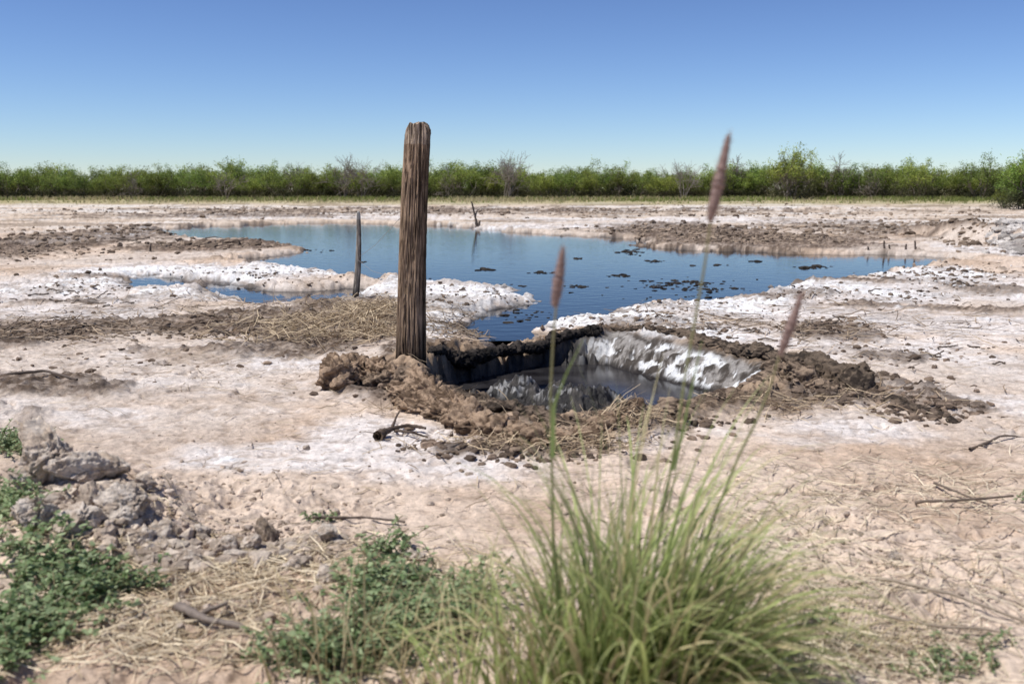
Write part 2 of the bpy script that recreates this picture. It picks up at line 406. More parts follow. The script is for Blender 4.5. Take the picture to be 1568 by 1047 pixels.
def samp(L, N, g=.55):
    w = np.array([l[4] for l in L], float); k = rng.choice(len(L), N, p=w/w.sum()); L = np.array(L)[k]
    r = rng.normal(size=(N, 2))*g
    return G(L[:, 0]+r[:, 0]*L[:, 2], np.maximum(L[:, 1]+r[:, 1]*L[:, 3], 308))
def cloc(N, a, b):
    t = rng.uniform(0, 1, N)[:, None]; return (np.array(a)*(1-t)+np.array(b)*t)*rng.uniform(.7, 1.2, (N, 1))
xs, ys_, Ss, Cs = [], [], [], []
def addc(L, N, s0, s1, pw, ca, cb, ref=None, lim=(.5, 1.6)):
    x, y = samp(L, N)
    S = s0+s1*(1-rng.power(pw, N))
    if ref: S = S*np.clip(y/ref, *lim)
    xs.append(x); ys_.append(y); Ss.append(S); Cs.append(cloc(N, ca, cb))
addc([(60,375,120,22,1),(330,376,110,6,.6),(1040,352,120,8,1),(1150,366,160,10,1.4),(1350,350,170,12,1),(700,325,600,8,2.),(1200,325,400,10,1.2),(60,512,170,14,.8),(330,505,130,18,1),(200,355,80,6,.5),(1500,360,70,20,1),(300,325,300,8,1)], 4600, .006, .055, 4, (.13, .095, .07), (.42, .32, .235), 10, (.5, 2.))
addc([(500,500,120,30,1),(640,600,110,20,.5),(800,690,150,25,1),(1290,600,140,20,1.6),(1420,630,80,16,1.2),(1260,505,70,14,1.4),(1000,655,120,20,.8),(690,520,60,25,.5),(1000,500,200,22,.7),(900,660,60,16,.4),(1400,540,160,20,.4),(200,560,220,30,.3)], 2400, .004, .032, 4, (.11, .08, .06), (.36, .265, .195))
addc([(160,820,150,50,1.6),(430,830,130,30,1.2),(260,930,260,70,1),(330,760,300,50,.4),(1300,850,300,100,.9)], 4200, .002, .018, 6, (.48, .37, .28), (.74, .61, .50))
addc([(140,810,80,40,1),(420,845,70,18,.4),(250,860,90,26,.4)], 800, .006, .026, 2.5, (.52, .41, .32), (.78, .66, .54))
addc([(784,600,900,160,1),(784,800,900,160,.7),(784,480,900,60,.9),(784,400,900,50,.4)], 7000, .0014, .008, 8, (.32, .24, .18), (.7, .58, .47), 4, (.6, 3))
addc([(720,450,110,20,1),(1000,490,160,18,1.3),(1300,445,160,14,1),(380,420,110,10,1),(1480,430,80,20,.8),(100,440,150,20,.8)], 800, .003, .016, 4, (.62, .59, .56), (.86, .85, .83), 8, (.6, 1.4))
addc([(720,460,130,24,1),(1000,480,200,22,1.3),(1300,455,220,14,1),(380,430,180,14,1),(1480,430,80,20,.8),(100,450,150,26,1),(1400,420,150,12,1)], 1500, .004, .032, 5, (.11, .08, .06), (.30, .225, .165), 8, (.6, 1.4))
addc([(1548,370,26,14,1)], 260, .03, .12, 3, (.40, .36, .32), (.68, .63, .58))
x = np.concatenate(xs); y = np.concatenate(ys_); S = np.concatenate(Ss); C = np.concatenate(Cs)
ok = (pit_sd(x, y) > .02) & (pond_sd(x, y) > .1)
scatter_clods('dirt_clods', x[ok], y[ok], S[ok], C[ok])
L = [(745,408,9,1,.4),(830,413,16,1.2,.5),(887,433,10,1.5,.35),(950,418,10,1.2,.4),(1003,396,10,1,.35),(1240,405,18,1.5,1),(1050,427,45,4,1),(1095,437,45,3,1),(1010,433,24,4,.5),(780,432,18,2,.4),(560,397,10,1.5,.2),(885,392,8,1,.2),(1160,396,10,1,.2),(460,380,30,1.5,.4),(930,346,60,2,.6),(800,474,30,8,.6),(1050,450,60,5,.6),(965,383,14,3,.6),(1080,402,26,1,.2),(640,455,20,3,.2),(1000,425,200,14,.5)]
x, y = samp(L, 460, .7)
ok = pond_sd(x, y) < .1; x, y = x[ok], y[ok]; N = len(x)
scatter_clods('mud_islets', x, y, (.010+.055*(1-rng.power(4, N)))*np.clip(y/11, .6, 1.5), cloc(N, (.02, .018, .015), (.06, .05, .04)), Z=np.full(N, WATER), sink=.0, flat=.5)

ICO = {5: ico(5), 6: ico(6)}
def bigclod(px, py, r, seed, up=.5, c0=(.58, .465, .365), c1=(.82, .71, .60), sc=(1, .8, .8)):
    gx, gy = G(px, py); gz = terrain(np.array([gx]), np.array([gy]))[0]
    I5, I5F = ICO[6 if r > .045 else 5]
    q = I5+seed*5.3
    V = chop(I5, seed+900, 16, .45, .8, .92)*1.3
    d = 1+1.2*(n3(q, .9, 3, seed)-.5)+.30*(ridge(q[:, 0]+q[:, 2]*.7, q[:, 1]-q[:, 2]*.5, .5, 5, seed)-.6)+.5*(n3(q, .22, 4, seed+4)-.5)+.28*(n3(q, .07, 3, seed+6)-.5)
    cr_ = ss(.88, .98, 1-np.abs(2*n3(q, .55, 2, seed+2)-1)); d = d-.08*cr_
    V = V*d[:, None]*np.array(sc)*r+np.array([gx, gy, gz+r*up])
    c = mix(np.zeros((len(V), 3))+np.array(c0), c1, ss(.42, .58, n3(q, .35, 5, seed+3)))*(1-.25*cr_[:, None])
    return V, I5F, c
bc = [bigclod(85,795,.080,1,.95,sc=(1.0,.8,1.0)), bigclod(128,800,.062,21,.7), bigclod(175,792,.045,2,1.1,sc=(1.1,.8,.8)), bigclod(52,800,.045,3,1.3,sc=(1,.9,.8)), bigclod(190,835,.05,4,.4), bigclod(120,850,.055,5,.3), bigclod(150,825,.05,22,.5), bigclod(215,850,.04,23,.4),
      bigclod(412,832,.036,6,.9,sc=(.9,.8,1.15),c0=(.30,.23,.17),c1=(.56,.44,.34)), bigclod(502,838,.030,7,.6), bigclod(350,850,.035,8,.4), bigclod(385,845,.028,9,.7), bigclod(250,840,.035,10,.3), bigclod(310,825,.022,12,.5),
      bigclod(440,875,.03,13,.3), bigclod(1365,865,.02,15,.3), bigclod(60,850,.05,16,.3), bigclod(225,800,.03,17,.5), bigclod(500,890,.025,18,.3),bigclod(640,860,.02,19,.3),bigclod(290,865,.03,24,.3),bigclod(330,840,.022,26,.4)]
multi('dirt_clod_heap', bc, M_clod)

# ------------------------------------------------------------------ wooden post
def wood_mat(name, dark, light, zs=3.0):
    m, nt, b = newmat(name); L = nt.links.new
    tc = N_(nt, 'ShaderNodeTexCoord'); mp = N_(nt, 'ShaderNodeMapping'); mp.inputs['Scale'].default_value = (38, 38, zs)
    n1 = N_(nt, 'ShaderNodeTexNoise', Scale=1.9, Detail=9., Roughness=.72); n2 = N_(nt, 'ShaderNodeTexNoise', Scale=5., Detail=5.)
    n4 = N_(nt, 'ShaderNodeTexNoise', Scale=9., Detail=5.)
    L(tc.outputs['Object'], mp.inputs[0]); L(mp.outputs[0], n1.inputs['Vector']); L(mp.outputs[0], n2.inputs['Vector']); L(tc.outputs['Object'], n4.inputs['Vector'])
    cr = N_(nt, 'ShaderNodeValToRGB'); e = cr.color_ramp.elements; e[0].position = .36; e[0].color = (*dark, 1); e[1].position = .62; e[1].color = (*light, 1)
    L(n1.outputs['Fac'], cr.inputs[0])
    at = N_(nt, 'ShaderNodeAttribute', attribute_name='Col')
    o = vmul(nt, cr.outputs[0], at.outputs['Color'])
    o = vmul(nt, o, mrange(nt, n4.outputs['Fac'], .3, .7, .6, 1.25))
    L(o, b.inputs['Base Color']); b.inputs['Roughness'].default_value = .85; b.inputs['Specular IOR Level'].default_value = .2
    bp = N_(nt, 'ShaderNodeBump', Strength=.9, Distance=.006); L(n2.outputs['Fac'], bp.inputs['Height']); L(bp.outputs[0], b.inputs['Normal'])
    return m
M_wood = wood_mat('weathered_wood', (.095, .06, .038), (.44, .31, .21))
def post(name, pb, pt, Y, wb, wt, mat, n=200, K=420, sq=3.2, dep=.85, crack=.012, seed=0, zb=-.1, bowa=.008):
    B = PV(pb[0], pb[1], Y); T = PV(pt[0], pt[1], Y)
    B0 = B+(T-B)*((zb-B[2])/(T[2]-B[2]))
    t = np.linspace(0, 1, K); H = T[2]-B0[2]
    caps = np.array([.985, .95, .85, .65, .35, .02])
    th = np.arange(n)*2*pi/n
    base = (np.abs(np.cos(th))**sq+np.abs(np.sin(th))**sq)**(-1/sq)
    rows = []; cols = []
    cx = np.cos(th)*2; cy = np.sin(th)*2
    def ring(tt, k):
        w = wb+(wt-wb)*tt; zz = tt*H
        crk = ss(.90, .985, 1-np.abs(2*fbm(cx*1.4+zz*.25+.25*np.sin(zz*5), cy*1.4+zz*.55, .5, 3, 9+seed)-1))
        low = fbm(cx*.6+seed, zz+cy*.3, .35, 3, 12+seed)-.5
        mid = fbm(cx*.9+5, zz*1.0+cy*.9, .12, 3, 14+seed)-.5
        fine = fbm(cx*6, zz*1.4+cy*6, .5, 4, 15+seed)-.5
        return w*.5*base*(1+.18*low+.12*mid+.09*fine)*k-crack*crk*k, crk
    for tt, k in [(a, 1.0) for a in t]+[(1.0, k) for k in caps]:
        R, crk = ring(tt, k)
        c = B0+(T-B0)*tt
        bow = bowa*np.sin(tt*pi)*H
        x = np.cos(th)*R; yv = np.sin(th)*R*dep
        e1 = ss(.9, 1, np.full(n, tt))
        topz = .05*(fbm(x*22+seed, yv*22+3, .5, 3, 20+seed)-.5)*e1+(.006*(1-k))
        chamf = -.030*np.clip((np.abs(x)/(wt*.5)-.5)/.5, 0, 1)**2*ss(.96, 1, np.full(n, tt))
        rows.append(np.stack([c[0]+x-bow, c[1]+yv, c[2]+topz+chamf], 1))
        h = c[2]
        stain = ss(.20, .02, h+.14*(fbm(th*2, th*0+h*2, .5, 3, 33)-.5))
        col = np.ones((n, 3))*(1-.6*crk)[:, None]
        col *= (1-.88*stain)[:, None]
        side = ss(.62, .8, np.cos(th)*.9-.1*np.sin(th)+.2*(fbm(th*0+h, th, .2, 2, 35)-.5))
        col *= (1-.5*side)[:, None]  # right face tinted darker, painting in shade on the side away from the sun
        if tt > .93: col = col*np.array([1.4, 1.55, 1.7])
        cols.append(col)
    V = np.concatenate(rows); M = len(rows)
    i = (np.arange(M-1)*n)[:, None]; j = np.arange(n)[None]; j2 = (j+1) % n
    return mk(name, V, np.stack([i+j, i+j2, i+n+j2, i+n+j], -1).reshape(-1, 4), mat, np.concatenate(cols))
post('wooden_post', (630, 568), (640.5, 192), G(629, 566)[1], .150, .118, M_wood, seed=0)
M_wood2 = wood_mat('grey_wood', (.09, .075, .065), (.46, .40, .34), 5.)
Ys = G(547, 463)[1]
post('wooden_stake', (543, 463), (549, 325), Ys, .060, .030, M_wood2, n=60, K=160, sq=2.2, crack=.006, seed=4, zb=-.06, bowa=-.02)

def curve_pts(pts, K, jit=0, seed=0):
    p = np.array(pts, float); s = np.linspace(0, 1, len(p)); t = np.linspace(0, 1, K)
    q = np.stack([np.interp(t, s, p[:, i]) for i in range(3)], 1)
    if jit:
        r = np.random.default_rng(seed); w = r.normal(size=(K, 3))
        for i in range(3): w[:, i] = np.convolve(np.pad(w[:, i], 3, 'edge'), np.ones(7)/7, 'valid')
        q += w*jit
    return q
def sticks(name, L, mat, col, parent=None, n=8):
    parts = []
    for i, (pts, r0, r1, jit) in enumerate(L):
        K = 24; P = curve_pts(pts, K, jit, i+5)[None]; R = np.linspace(r0, r1, K)[None]*(1+.25*np.random.default_rng(i).normal(size=(1, K))*.5)
        V, Fc = tubes(P, R, n); cc = np.array(col)*np.random.default_rng(i+9).uniform(.7, 1.2, (len(V), 1)); parts.append((V, Fc, cc))
    return multi(name, parts, mat, parent)
Yd = G(730, 348)[1]
sticks('dead_branch', [([PV(731,350,Yd), PV(729,335,Yd), PV(722,309,Yd)], .045, .018, .01), ([PV(728,330,Yd), PV(731,322,Yd+.1), PV(734,320,Yd+.1)], .02, .008, .005), ([PV(733,346,Yd), PV(735,338,Yd)], .04, .02, .004)], M_bark, (.12, .09, .07))
def gp(px, py, dz=.01):
    x, y = G(px, py); return np.array([x, y, terrain(np.array([x]), np.array([y]))[0]+dz])
sticks('fallen_twig', [([gp(576,680,.02), gp(600,668,.03), gp(625,662,.03), gp(652,664,.02)], .012, .005, .004), ([gp(604,668,.03), gp(630,672,.02), gp(655,668,.01)], .006, .003, .003), ([gp(600,668,.03), gp(612,655,.06)], .006, .003, .002),
    ([gp(580,680,.02),gp(590,672,.02)], .017,.012,.002)], M_bark, (.10, .07, .05))
sticks('fallen_twig', [([gp(1430,742), gp(1470,762,.02), gp(1520,778)], .004, .003, .004), ([gp(1400,775), gp(1460,780,.02), gp(1550,768,.02)], .005, .003, .004), ([gp(1485,690), gp(1530,676,.02), gp(1568,670)], .005, .003, .004)], M_bark, (.16, .12, .09))
sticks('fallen_twig', [([gp(275,950,.02), gp(320,975,.03), gp(375,985)], .010, .006, .005), ([gp(300,962,.02), gp(350,948,.03)], .006, .004, .003)], M_bark, (.20, .16, .13))
sticks('fallen_twig', [([gp(1160,985,.02), gp(1260,960,.02), gp(1400,1010,.01)], .005, .003, .006), ([gp(1340,905,.02), gp(1450,935,.02), gp(1568,958)], .004, .003, .005),([gp(1350,960,.02), gp(1470,975,.02), gp(1568,985)], .004, .002, .005)], M_bark, (.30, .24, .18))
sticks('fallen_twig', [([gp(480,805,.02), gp(560,800,.015), gp(620,806,.01)], .004, .003, .003), ([gp(0,588), gp(70,583,.02), gp(120,590)], .008, .005, .006)], M_bark, (.12, .09, .07))
Ls = []
for i in range(100):
    px, py = [(100,458),(150,462),(60,510),(230,375),(1150,515),(960,505),(1250,500),(1400,440),(330,515),(1350,395),(200,372),(1050,365),(1250,355),(900,352),(1450,550)][i % 15]
    px += rng.normal(0, 60); py += rng.normal(0, 3 if py < 400 else 7)
    if pond_sd(np.array([G(px, py)[0]]), np.array([G(px, py)[1]]))[0] < .2 or pit_sd(np.array([G(px, py)[0]]), np.array([G(px, py)[1]]))[0] < .3: continue
    a = rng.uniform(10, 30)*rng.choice([-1, 1]); Ls.append(([gp(px, py, .006), gp(px+a*.5, py, .010), gp(px+a, py+rng.uniform(-3, 3)*(py > 400), rng.choice([.008, .012, .03]))], .007*np.clip(G(0, py)[1]/8, .6, 2), .004, .006))
sticks('driftwood_sticks', Ls, M_bark, (.12, .092, .07))
Ls = []
for px, h in [(1355,16),(1362,10),(1387,12),(1402,16),(230,12),(1330,8)]:
    yy = G(px, 385)[1]; Ls.append(([PV(px, 387, yy), PV(px+rng.uniform(-2, 2), 385-h, yy)], .02, .010, .006))
sticks('broken_stubble', Ls, M_bark, (.10, .075, .06))
A = PV(552, 392, Ys); Bw = PV(612, 335, 5.05); C2 = PV(548, 398, Ys); D2 = PV(606, 425, 5.05)
m, nt, b = newmat('rusty_wire'); b.inputs['Base Color'].default_value = (.4, .37, .34, 1); b.inputs['Metallic'].default_value = .6; b.inputs['Roughness'].default_value = .5
sticks('fence_wire', [([A, (A+Bw)/2-np.array([0, 0, .02]), Bw], .0012, .0012, 0), ([C2, (C2+D2)/2-np.array([0, 0, .03]), D2], .0012, .0012, 0)], m, (1, 1, 1))

# ------------------------------------------------------------------ straw litter
def straw(L, N, len0, len1, w, ca, cb, lift=.004, tilt=.25):
    x, y = samp(L, N)
    ok = (pit_sd(x, y) > -.02) & (pond_sd(x, y) > 0); x, y = x[ok], y[ok]; N = len(x)
    a = rng.normal(0, .9, N)+rng.choice([0, pi], N); l = rng.uniform(len0, len1, N)
    t = np.linspace(-.5, .5, 4)[None]
    bend = rng.normal(0, .18, N)[:, None]
    dx = np.cos(a)[:, None]*t-np.sin(a)[:, None]*bend*(t*t*2-.2); dy = np.sin(a)[:, None]*t+np.cos(a)[:, None]*bend*(t*t*2-.2)
    PX = x[:, None]+dx*l[:, None]; PY = y[:, None]+dy*l[:, None]
    PZ = terrain(PX, PY); PZ = np.maximum(PZ, PZ.mean(1, keepdims=True)-.01)+lift*rng.uniform(.5, 3, (N, 1))+t*(rng.normal(0, tilt, N)*l)[:, None]*.5
    P = np.stack([PX, PY, PZ], -1)
    W = np.full((N, 4), 1.)*rng.uniform(.6, 1.4, (N, 1))*w*np.array([.8, 1, 1, .5])
    side = np.stack([-np.sin(a), np.cos(a), rng.normal(0, .6, N)], 1)
    V, Fc = ribbons(P, W, side)
    return V, Fc, np.repeat(cloc(N, ca, cb), 8, 0)
parts = [
 straw([(300,900,200,60,1.2),(230,980,260,50,1),(440,860,120,30,.7),(650,900,160,60,.7),(150,860,120,40,.4)], 2400, .03, .16, .0028, (.38, .29, .18), (.80, .68, .49)),
 straw([(1350,900,280,80,1),(1250,1000,260,50,1.4),(1450,740,160,60,.5),(1250,760,220,60,.5)], 2200, .03, .16, .0026, (.36, .28, .19), (.80, .69, .51)),
 straw([(560,485,60,16,1.2),(500,505,90,20,1),(440,515,120,20,.6),(580,515,60,14,.6),(610,480,30,14,.5)], 2000, .05, .28, .005, (.22, .155, .10), (.66, .52, .34), lift=.012, tilt=.7),
 straw([(780,685,120,20,1.0),(900,685,90,16,1),(650,625,110,20,.5),(960,660,60,14,1),(1330,615,150,22,.4),(1180,625,90,14,.5)], 900, .03, .2, .0035, (.22, .155, .10), (.64, .50, .33), lift=.01, tilt=.6),
 straw([(784,640,900,80,1),(784,780,900,120,1),(300,560,300,40,1),(1300,560,260,40,.8)], 2000, .02, .14, .0026, (.22, .16, .11), (.56, .45, .31)),
 straw([(60,505,200,26,1),(330,470,260,30,1),(1350,500,250,40,.9),(80,370,140,24,.6),(700,500,60,22,.8),(1100,500,160,20,.5)], 1800, .06, .30, .006, (.12, .09, .065), (.46, .35, .24), lift=.01, tilt=.3)]
multi('straw_litter', parts, M_dry)

# ------------------------------------------------------------------ grass clump (foreground)
def blades(cx, cy, rx, ry, N, l0, l1, w, lean, spread, ca, cb, tipc, K=11, dry=.2, droop=1.):
    r = np.sqrt(rng.uniform(0, 1, N)); a = rng.uniform(0, 2*pi, N)
    bx = cx+rx*r*np.cos(a); by = cy+ry*r*np.sin(a)
    bz = terrain(bx, by)-.01
    l = rng.uniform(l0, l1, N)*(1.1-.35*r)
    dx = np.cos(a)*r*spread+rng.normal(0, .25, N)+lean[0]; dy = np.sin(a)*r*spread+rng.normal(0, .22, N)+lean[1]
    h = np.sqrt(dx*dx+dy*dy)+1e-6; ux, uy = dx/h, dy/h
    t = np.linspace(0, 1, K)[None]
    th0 = np.clip(h*.40, 0, .6)[:, None]; th1 = ((.35+h)*rng.uniform(.4, 2.4, N)*droop)[:, None]
    th = np.minimum(th0+th1*t**2.2, 2.6)
    ds = l[:, None]/(K-1)
    R = np.cumsum(np.sin(th)*ds, 1)-np.sin(th[:, :1])*ds; Z = np.cumsum(np.cos(th)*ds, 1)-np.cos(th[:, :1])*ds
    sw = rng.normal(0, .06, N)[:, None]*t*t
    P = np.stack([bx[:, None]+ux[:, None]*R-uy[:, None]*sw, by[:, None]+uy[:, None]*R+ux[:, None]*sw, bz[:, None]+Z], -1)
    W = w*rng.uniform(.6, 1.3, (N, 1))*np.clip(1.05-t**2.2, .05, 1)*np.clip(.6+t*3, 0, 1)
    side = np.stack([-uy+rng.normal(0, .5, N), ux+rng.normal(0, .5, N), rng.normal(0, .2, N)], 1)
    V, Fc = ribbons(P, W, side)
    c = cloc(N, ca, cb)[:, None]*np.ones((1, K, 1))
    isd = rng.uniform(0, 1, N) < dry
    c[isd] = cloc(isd.sum(), (.44, .35, .19), (.64, .53, .32))[:, None]
    c = c*(1-t[..., None]**2*.5)+np.array(tipc)*(t[..., None]**2*.5)
    return V, Fc, np.repeat(c[:, :, None], 2, 2).reshape(-1, 3)
gr = empty('grass_clump')
g1, g2 = (.12, .20, .04), (.45, .52, .18)
tip = (.62, .62, .34)
parts = [blades(.20, 1.50, .12, .08, 330, .46, .68, .0066, (.20, 0), .38, g1, g2, tip, droop=1.15, dry=.25),
         blades(.22, 1.50, .13, .08, 250, .34, .58, .0070, (.45, 0), .40, g1, g2, tip, droop=1.6, dry=.25),
         blades(.12, 1.52, .15, .08, 230, .28, .48, .0062, (.10, 0), .45, g1, g2, tip, droop=1.2, dry=.28),
         blades(-.03, 1.58, .15, .08, 120, .18, .36, .0052, (.05, 0), .6, g1, g2, tip, dry=.5),
         blades(.28, 1.60, .08, .08, 110, .36, .56, .0052, (.50, .05), .45, g1, g2, tip, dry=.5, droop=1.3)]
multi('leaf_blades', parts, M_plant, gr)
def stalk(path, Y0, Y1, head, seed):
    n = len(path); Yv = np.linspace(Y0, Y1, n)
    pts = [PV(a, b, yy) for (a, b), yy in zip(path, Yv)]
    P = curve_pts(pts, 40)[None]
    V, Fc = tubes(P, np.linspace(.0015, .0024, 40)[None], 6); c = mix(np.zeros((len(V), 3))+np.array([.30, .27, .15]), [.20, .28, .08], np.repeat(np.linspace(0, 1, 40), 6))
    out = [(V, Fc, c)]
    a = PV(head[0][0], head[0][1], Y0-.005); b = PV(head[1][0], head[1][1], Y0)
    K = 60; t = np.linspace(0, 1, K); HP = a+(b-a)*t[:, None]
    hr = head[2]*np.sin(pi*np.clip(t*.93+.05, 0, 1))**.5*(1+.12*np.random.default_rng(seed).normal(size=K))*(.65+.5*t)
    V, Fc = tubes(HP[None], hr[None], 10); out.append((V, Fc, mix(np.zeros((len(V), 3))+np.array([.18, .115, .10]), [.36, .25, .21], np.random.default_rng(seed).uniform(0, 1, len(V)))))
    N = 500; r = np.random.default_rng(seed+1); k = r.integers(0, K, N); d = norm(r.normal(size=(N, 3)))
    s = HP[k]+d*hr[k][:, None]*.8; e = s+(d*.8+norm((a-b)[None])*.9)*head[2]*r.uniform(.4, 1., (N, 1))
    V, Fc = ribbons(np.stack([s, (s+e)/2, e], 1), np.full((N, 3), .0006)*np.array([1, .8, .3]), r.normal(size=(N, 3)))
    out.append((V, Fc, np.repeat(cloc(N, (.28, .18, .15), (.48, .36, .29)), 6, 0)))
    return out
parts = stalk([(1089,330),(1080,400),(1066,480),(1050,570),(1034,680),(1012,800),(985,1000),(975,1120)], 1.28, 1.48, ((1116,207),(1087,340),.0080), 1)
parts += stalk([(853,455),(847,520),(843,600),(845,720),(848,850),(858,1000),(866,1130)], 1.36, 1.50, ((862,380),(849,470),.0080), 2)
parts += stalk([(1196,535),(1180,590),(1160,640),(1130,700),(1090,800),(1050,950),(1030,1120)], 1.36, 1.52, ((1228,450),(1194,545),.0068), 3)
for pth in [[(893,520),(868,570),(848,620),(846,700)], [(1075,520),(1060,590),(1045,660),(1030,720)]]:
    P = curve_pts([PV(a, b, 1.4) for a, b in pth], 20)[None]
    V, Fc = ribbons(P, np.linspace(.001, .007, 20)[None], np.array([[1., .2, 0]])); parts.append((V, Fc, np.zeros((len(V), 3))+np.array([.30, .40, .13])))
multi('seed_stalks', parts, M_dry, gr)
parts = [blades(-.30, 1.72, .16, .10, 80, .12, .32, .0035, (0, 0), .35, (.36, .28, .14), (.5, .42, .22), (.5, .42, .25), dry=.7),
         blades(.02, 1.9, .25, .10, 90, .10, .24, .003, (0, 0), .6, (.30, .25, .12), (.45, .4, .2), (.5, .42, .25), dry=.6),
         blades(.55, 1.85, .25, .12, 110, .06, .18, .003, (.2, 0), 1., (.34, .30, .15), (.5, .45, .26), (.55, .48, .3), dry=.6)]
multi('dry_grass_tuft', parts, M_plant)

# ------------------------------------------------------------------ leafy weeds
def weeds(L, NS, h0, h1, leaf, ca=(.15, .23, .09), cb=(.44, .52, .29), nl=15):
    x, y = samp(L, NS); N = len(x); z = terrain(x, y)
    a = rng.uniform(0, 2*pi, N); l = rng.uniform(h0, h1, N); K = 6; t = np.linspace(0, 1, K)[None]
    el = rng.uniform(.2, 1.3, N)[:, None]
    R = l[:, None]*t*np.cos(el)*.9; Z = l[:, None]*t*np.sin(el)*(1-.35*t)
    P = np.stack([x[:, None]+np.cos(a)[:, None]*R, y[:, None]+np.sin(a)[:, None]*R, z[:, None]+Z+.003], -1)
    sv, sf = tubes(P, np.full((N, K), .0012), 4); sc = np.zeros((len(sv), 3))+np.array([.32, .27, .15])
    si = np.repeat(np.arange(N), nl); M = len(si); tt = rng.uniform(.1, 1, M)
    f = tt*(K-1); i0 = np.minimum(f.astype(int), K-2); fr = (f-i0)[:, None]
    b = P[si, i0]*(1-fr)+P[si, i0+1]*fr
    d = norm(np.stack([rng.normal(size=M), rng.normal(size=M), rng.uniform(-.1, 1.1, M)], 1))
    ll = leaf*rng.uniform(.5, 1.3, M)
    u = np.array([0, .25, .55, .85, 1.])[None, :, None]
    LP = b[:, None]+d[:, None]*u*ll[:, None, None]; LP[..., 2] -= (u[..., 0]**2)*ll[:, None]*.25
    W = ll[:, None]*np.array([.08, .36, .42, .26, .03])[None]
    V, Fc = ribbons(LP, W, np.cross(d, rng.normal(size=(M, 3))*.5+np.array([0, 0, 1.])))
    return multi('leafy_weed', [(sv, sf, sc), (V, Fc, np.repeat(cloc(M, ca, cb), 10, 0))], M_plant)
weeds([(60,890,70,36,1),(40,960,60,36,1),(130,920,60,26,.8),(15,820,40,26,.7),(200,900,44,10,.4),(0,1000,50,36,.7)], 380, .05, .14, .019)
weeds([(590,905,60,24,.7),(640,960,90,36,1.1),(560,1000,100,36,1),(700,930,60,26,.6),(480,1020,60,16,.5),(600,850,30,10,.15)], 480, .05, .15, .018)
weeds([(30,685,45,12,1),(10,690,40,10,1)], 150, .04, .12, .015)
weeds([(20,780,30,20,1)], 50, .04, .09, .015)
weeds([(495,800,18,5,1)], 18, .02, .05, .011)
weeds([(1500,1010,80,24,1),(1560,760,14,6,.3),(1430,1030,50,16,.6)], 50, .02, .07, .011)
weeds([(1210,960,60,30,1),(1190,1030,40,30,1)], 50, .03, .09, .010)

# ------------------------------------------------------------------ tree line
def bush(seed, H=3., Wd=1.7, leafy=True, low=.25):
    r = np.random.default_rng(seed)
    segs = []; tips = []
    def grow(p, d, l, rad, lev):
        K = 5; pts = [p]; dd = d.copy()
        for i in range(K-1):
            dd = norm(dd+r.normal(0, .18, 3)+np.array([0, 0, .05])); pts.append(pts[-1]+dd*l/(K-1))
        segs.append((np.array(pts), np.linspace(rad, rad*.55, K)))
        if lev == 0: tips.append(pts[-1]); tips.append(pts[2]); return
        for i in range(r.integers(3, 5)):
            q = pts[r.integers(2, K)]; nd = norm(dd+r.normal(0, .55, 3)); grow(q, nd, l*r.uniform(.55, .8), rad*.55, lev-1)
    for i in range(r.integers(5, 8)):
        a = r.uniform(0, 2*pi); o = r.uniform(.15, .6)
        d = norm(np.array([cos(a)*o*Wd/1.5, sin(a)*o*Wd/1.5, 1.]))
        grow(np.array([cos(a)*.15, sin(a)*.15, -.05]), d, H*.42*r.uniform(.8, 1.1), .055, 3 if not leafy else 2)
    P = np.array([s[0] for s in segs]); R = np.array([s[1] for s in segs])
    sc = H/np.percentile(P[..., 2], 98); P *= np.array([sc*.9, sc*.9, sc])
    T = np.array(tips)*np.array([sc*.9, sc*.9, sc])
    R = np.maximum(R, .012)
    V, Fc = tubes(P, R, 4)
    bc = np.zeros((len(V), 3))+(np.array([.16, .13, .105]) if leafy else np.array([.22, .185, .16]))
    if not leafy: return [(V, Fc, bc)], None
    if low:
        k = int(len(T)*low); e = np.stack([r.normal(0, Wd*.45, k), r.normal(0, Wd*.45, k), r.uniform(.15, 1.1, k)], 1); T = np.concatenate([T, e])
    n = 28; N = len(T)*n
    cr = r.uniform(.12, .28, len(T))
    tone = r.uniform(.6, 1.25, len(T)); warm = r.uniform(0, 1, len(T))
    ctr = np.repeat(T, n, 0)+r.normal(size=(N, 3))*np.repeat(cr, n)[:, None]*np.array([1, 1, .9])
    d = norm(r.normal(size=(N, 3))+np.array([0, 0, -.2])); s = r.uniform(.05, .12, N)
    u = np.array([-.5, 0, .5])[None, :, None]
    LP = ctr[:, None]+d[:, None]*u*s[:, None, None]*1.6
    W = s[:, None]*np.array([.15, .8, .15])[None]
    LV, LF = ribbons(LP, W, np.cross(d, r.normal(size=(N, 3))))
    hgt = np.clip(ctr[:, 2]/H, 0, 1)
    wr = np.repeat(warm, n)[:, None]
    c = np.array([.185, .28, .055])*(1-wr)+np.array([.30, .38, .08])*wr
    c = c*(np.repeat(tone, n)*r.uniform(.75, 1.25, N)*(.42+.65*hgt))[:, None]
    c = mix(c, [.065, .06, .038], ss(.55, .25, hgt)*.8)  # lower leaves coloured darker for the shadow beneath the crowns
    return [(V, Fc, bc)], (LV, LF, np.repeat(c, 6, 0))
scn = bpy.context.scene.collection
tl = empty('mesquite_tree_line')
variants = []
for i in range(9):
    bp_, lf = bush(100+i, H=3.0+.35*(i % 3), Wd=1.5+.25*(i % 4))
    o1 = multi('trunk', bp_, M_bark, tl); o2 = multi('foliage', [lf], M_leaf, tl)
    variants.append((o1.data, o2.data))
    bpy.data.objects.remove(o1); bpy.data.objects.remove(o2)
bare = []
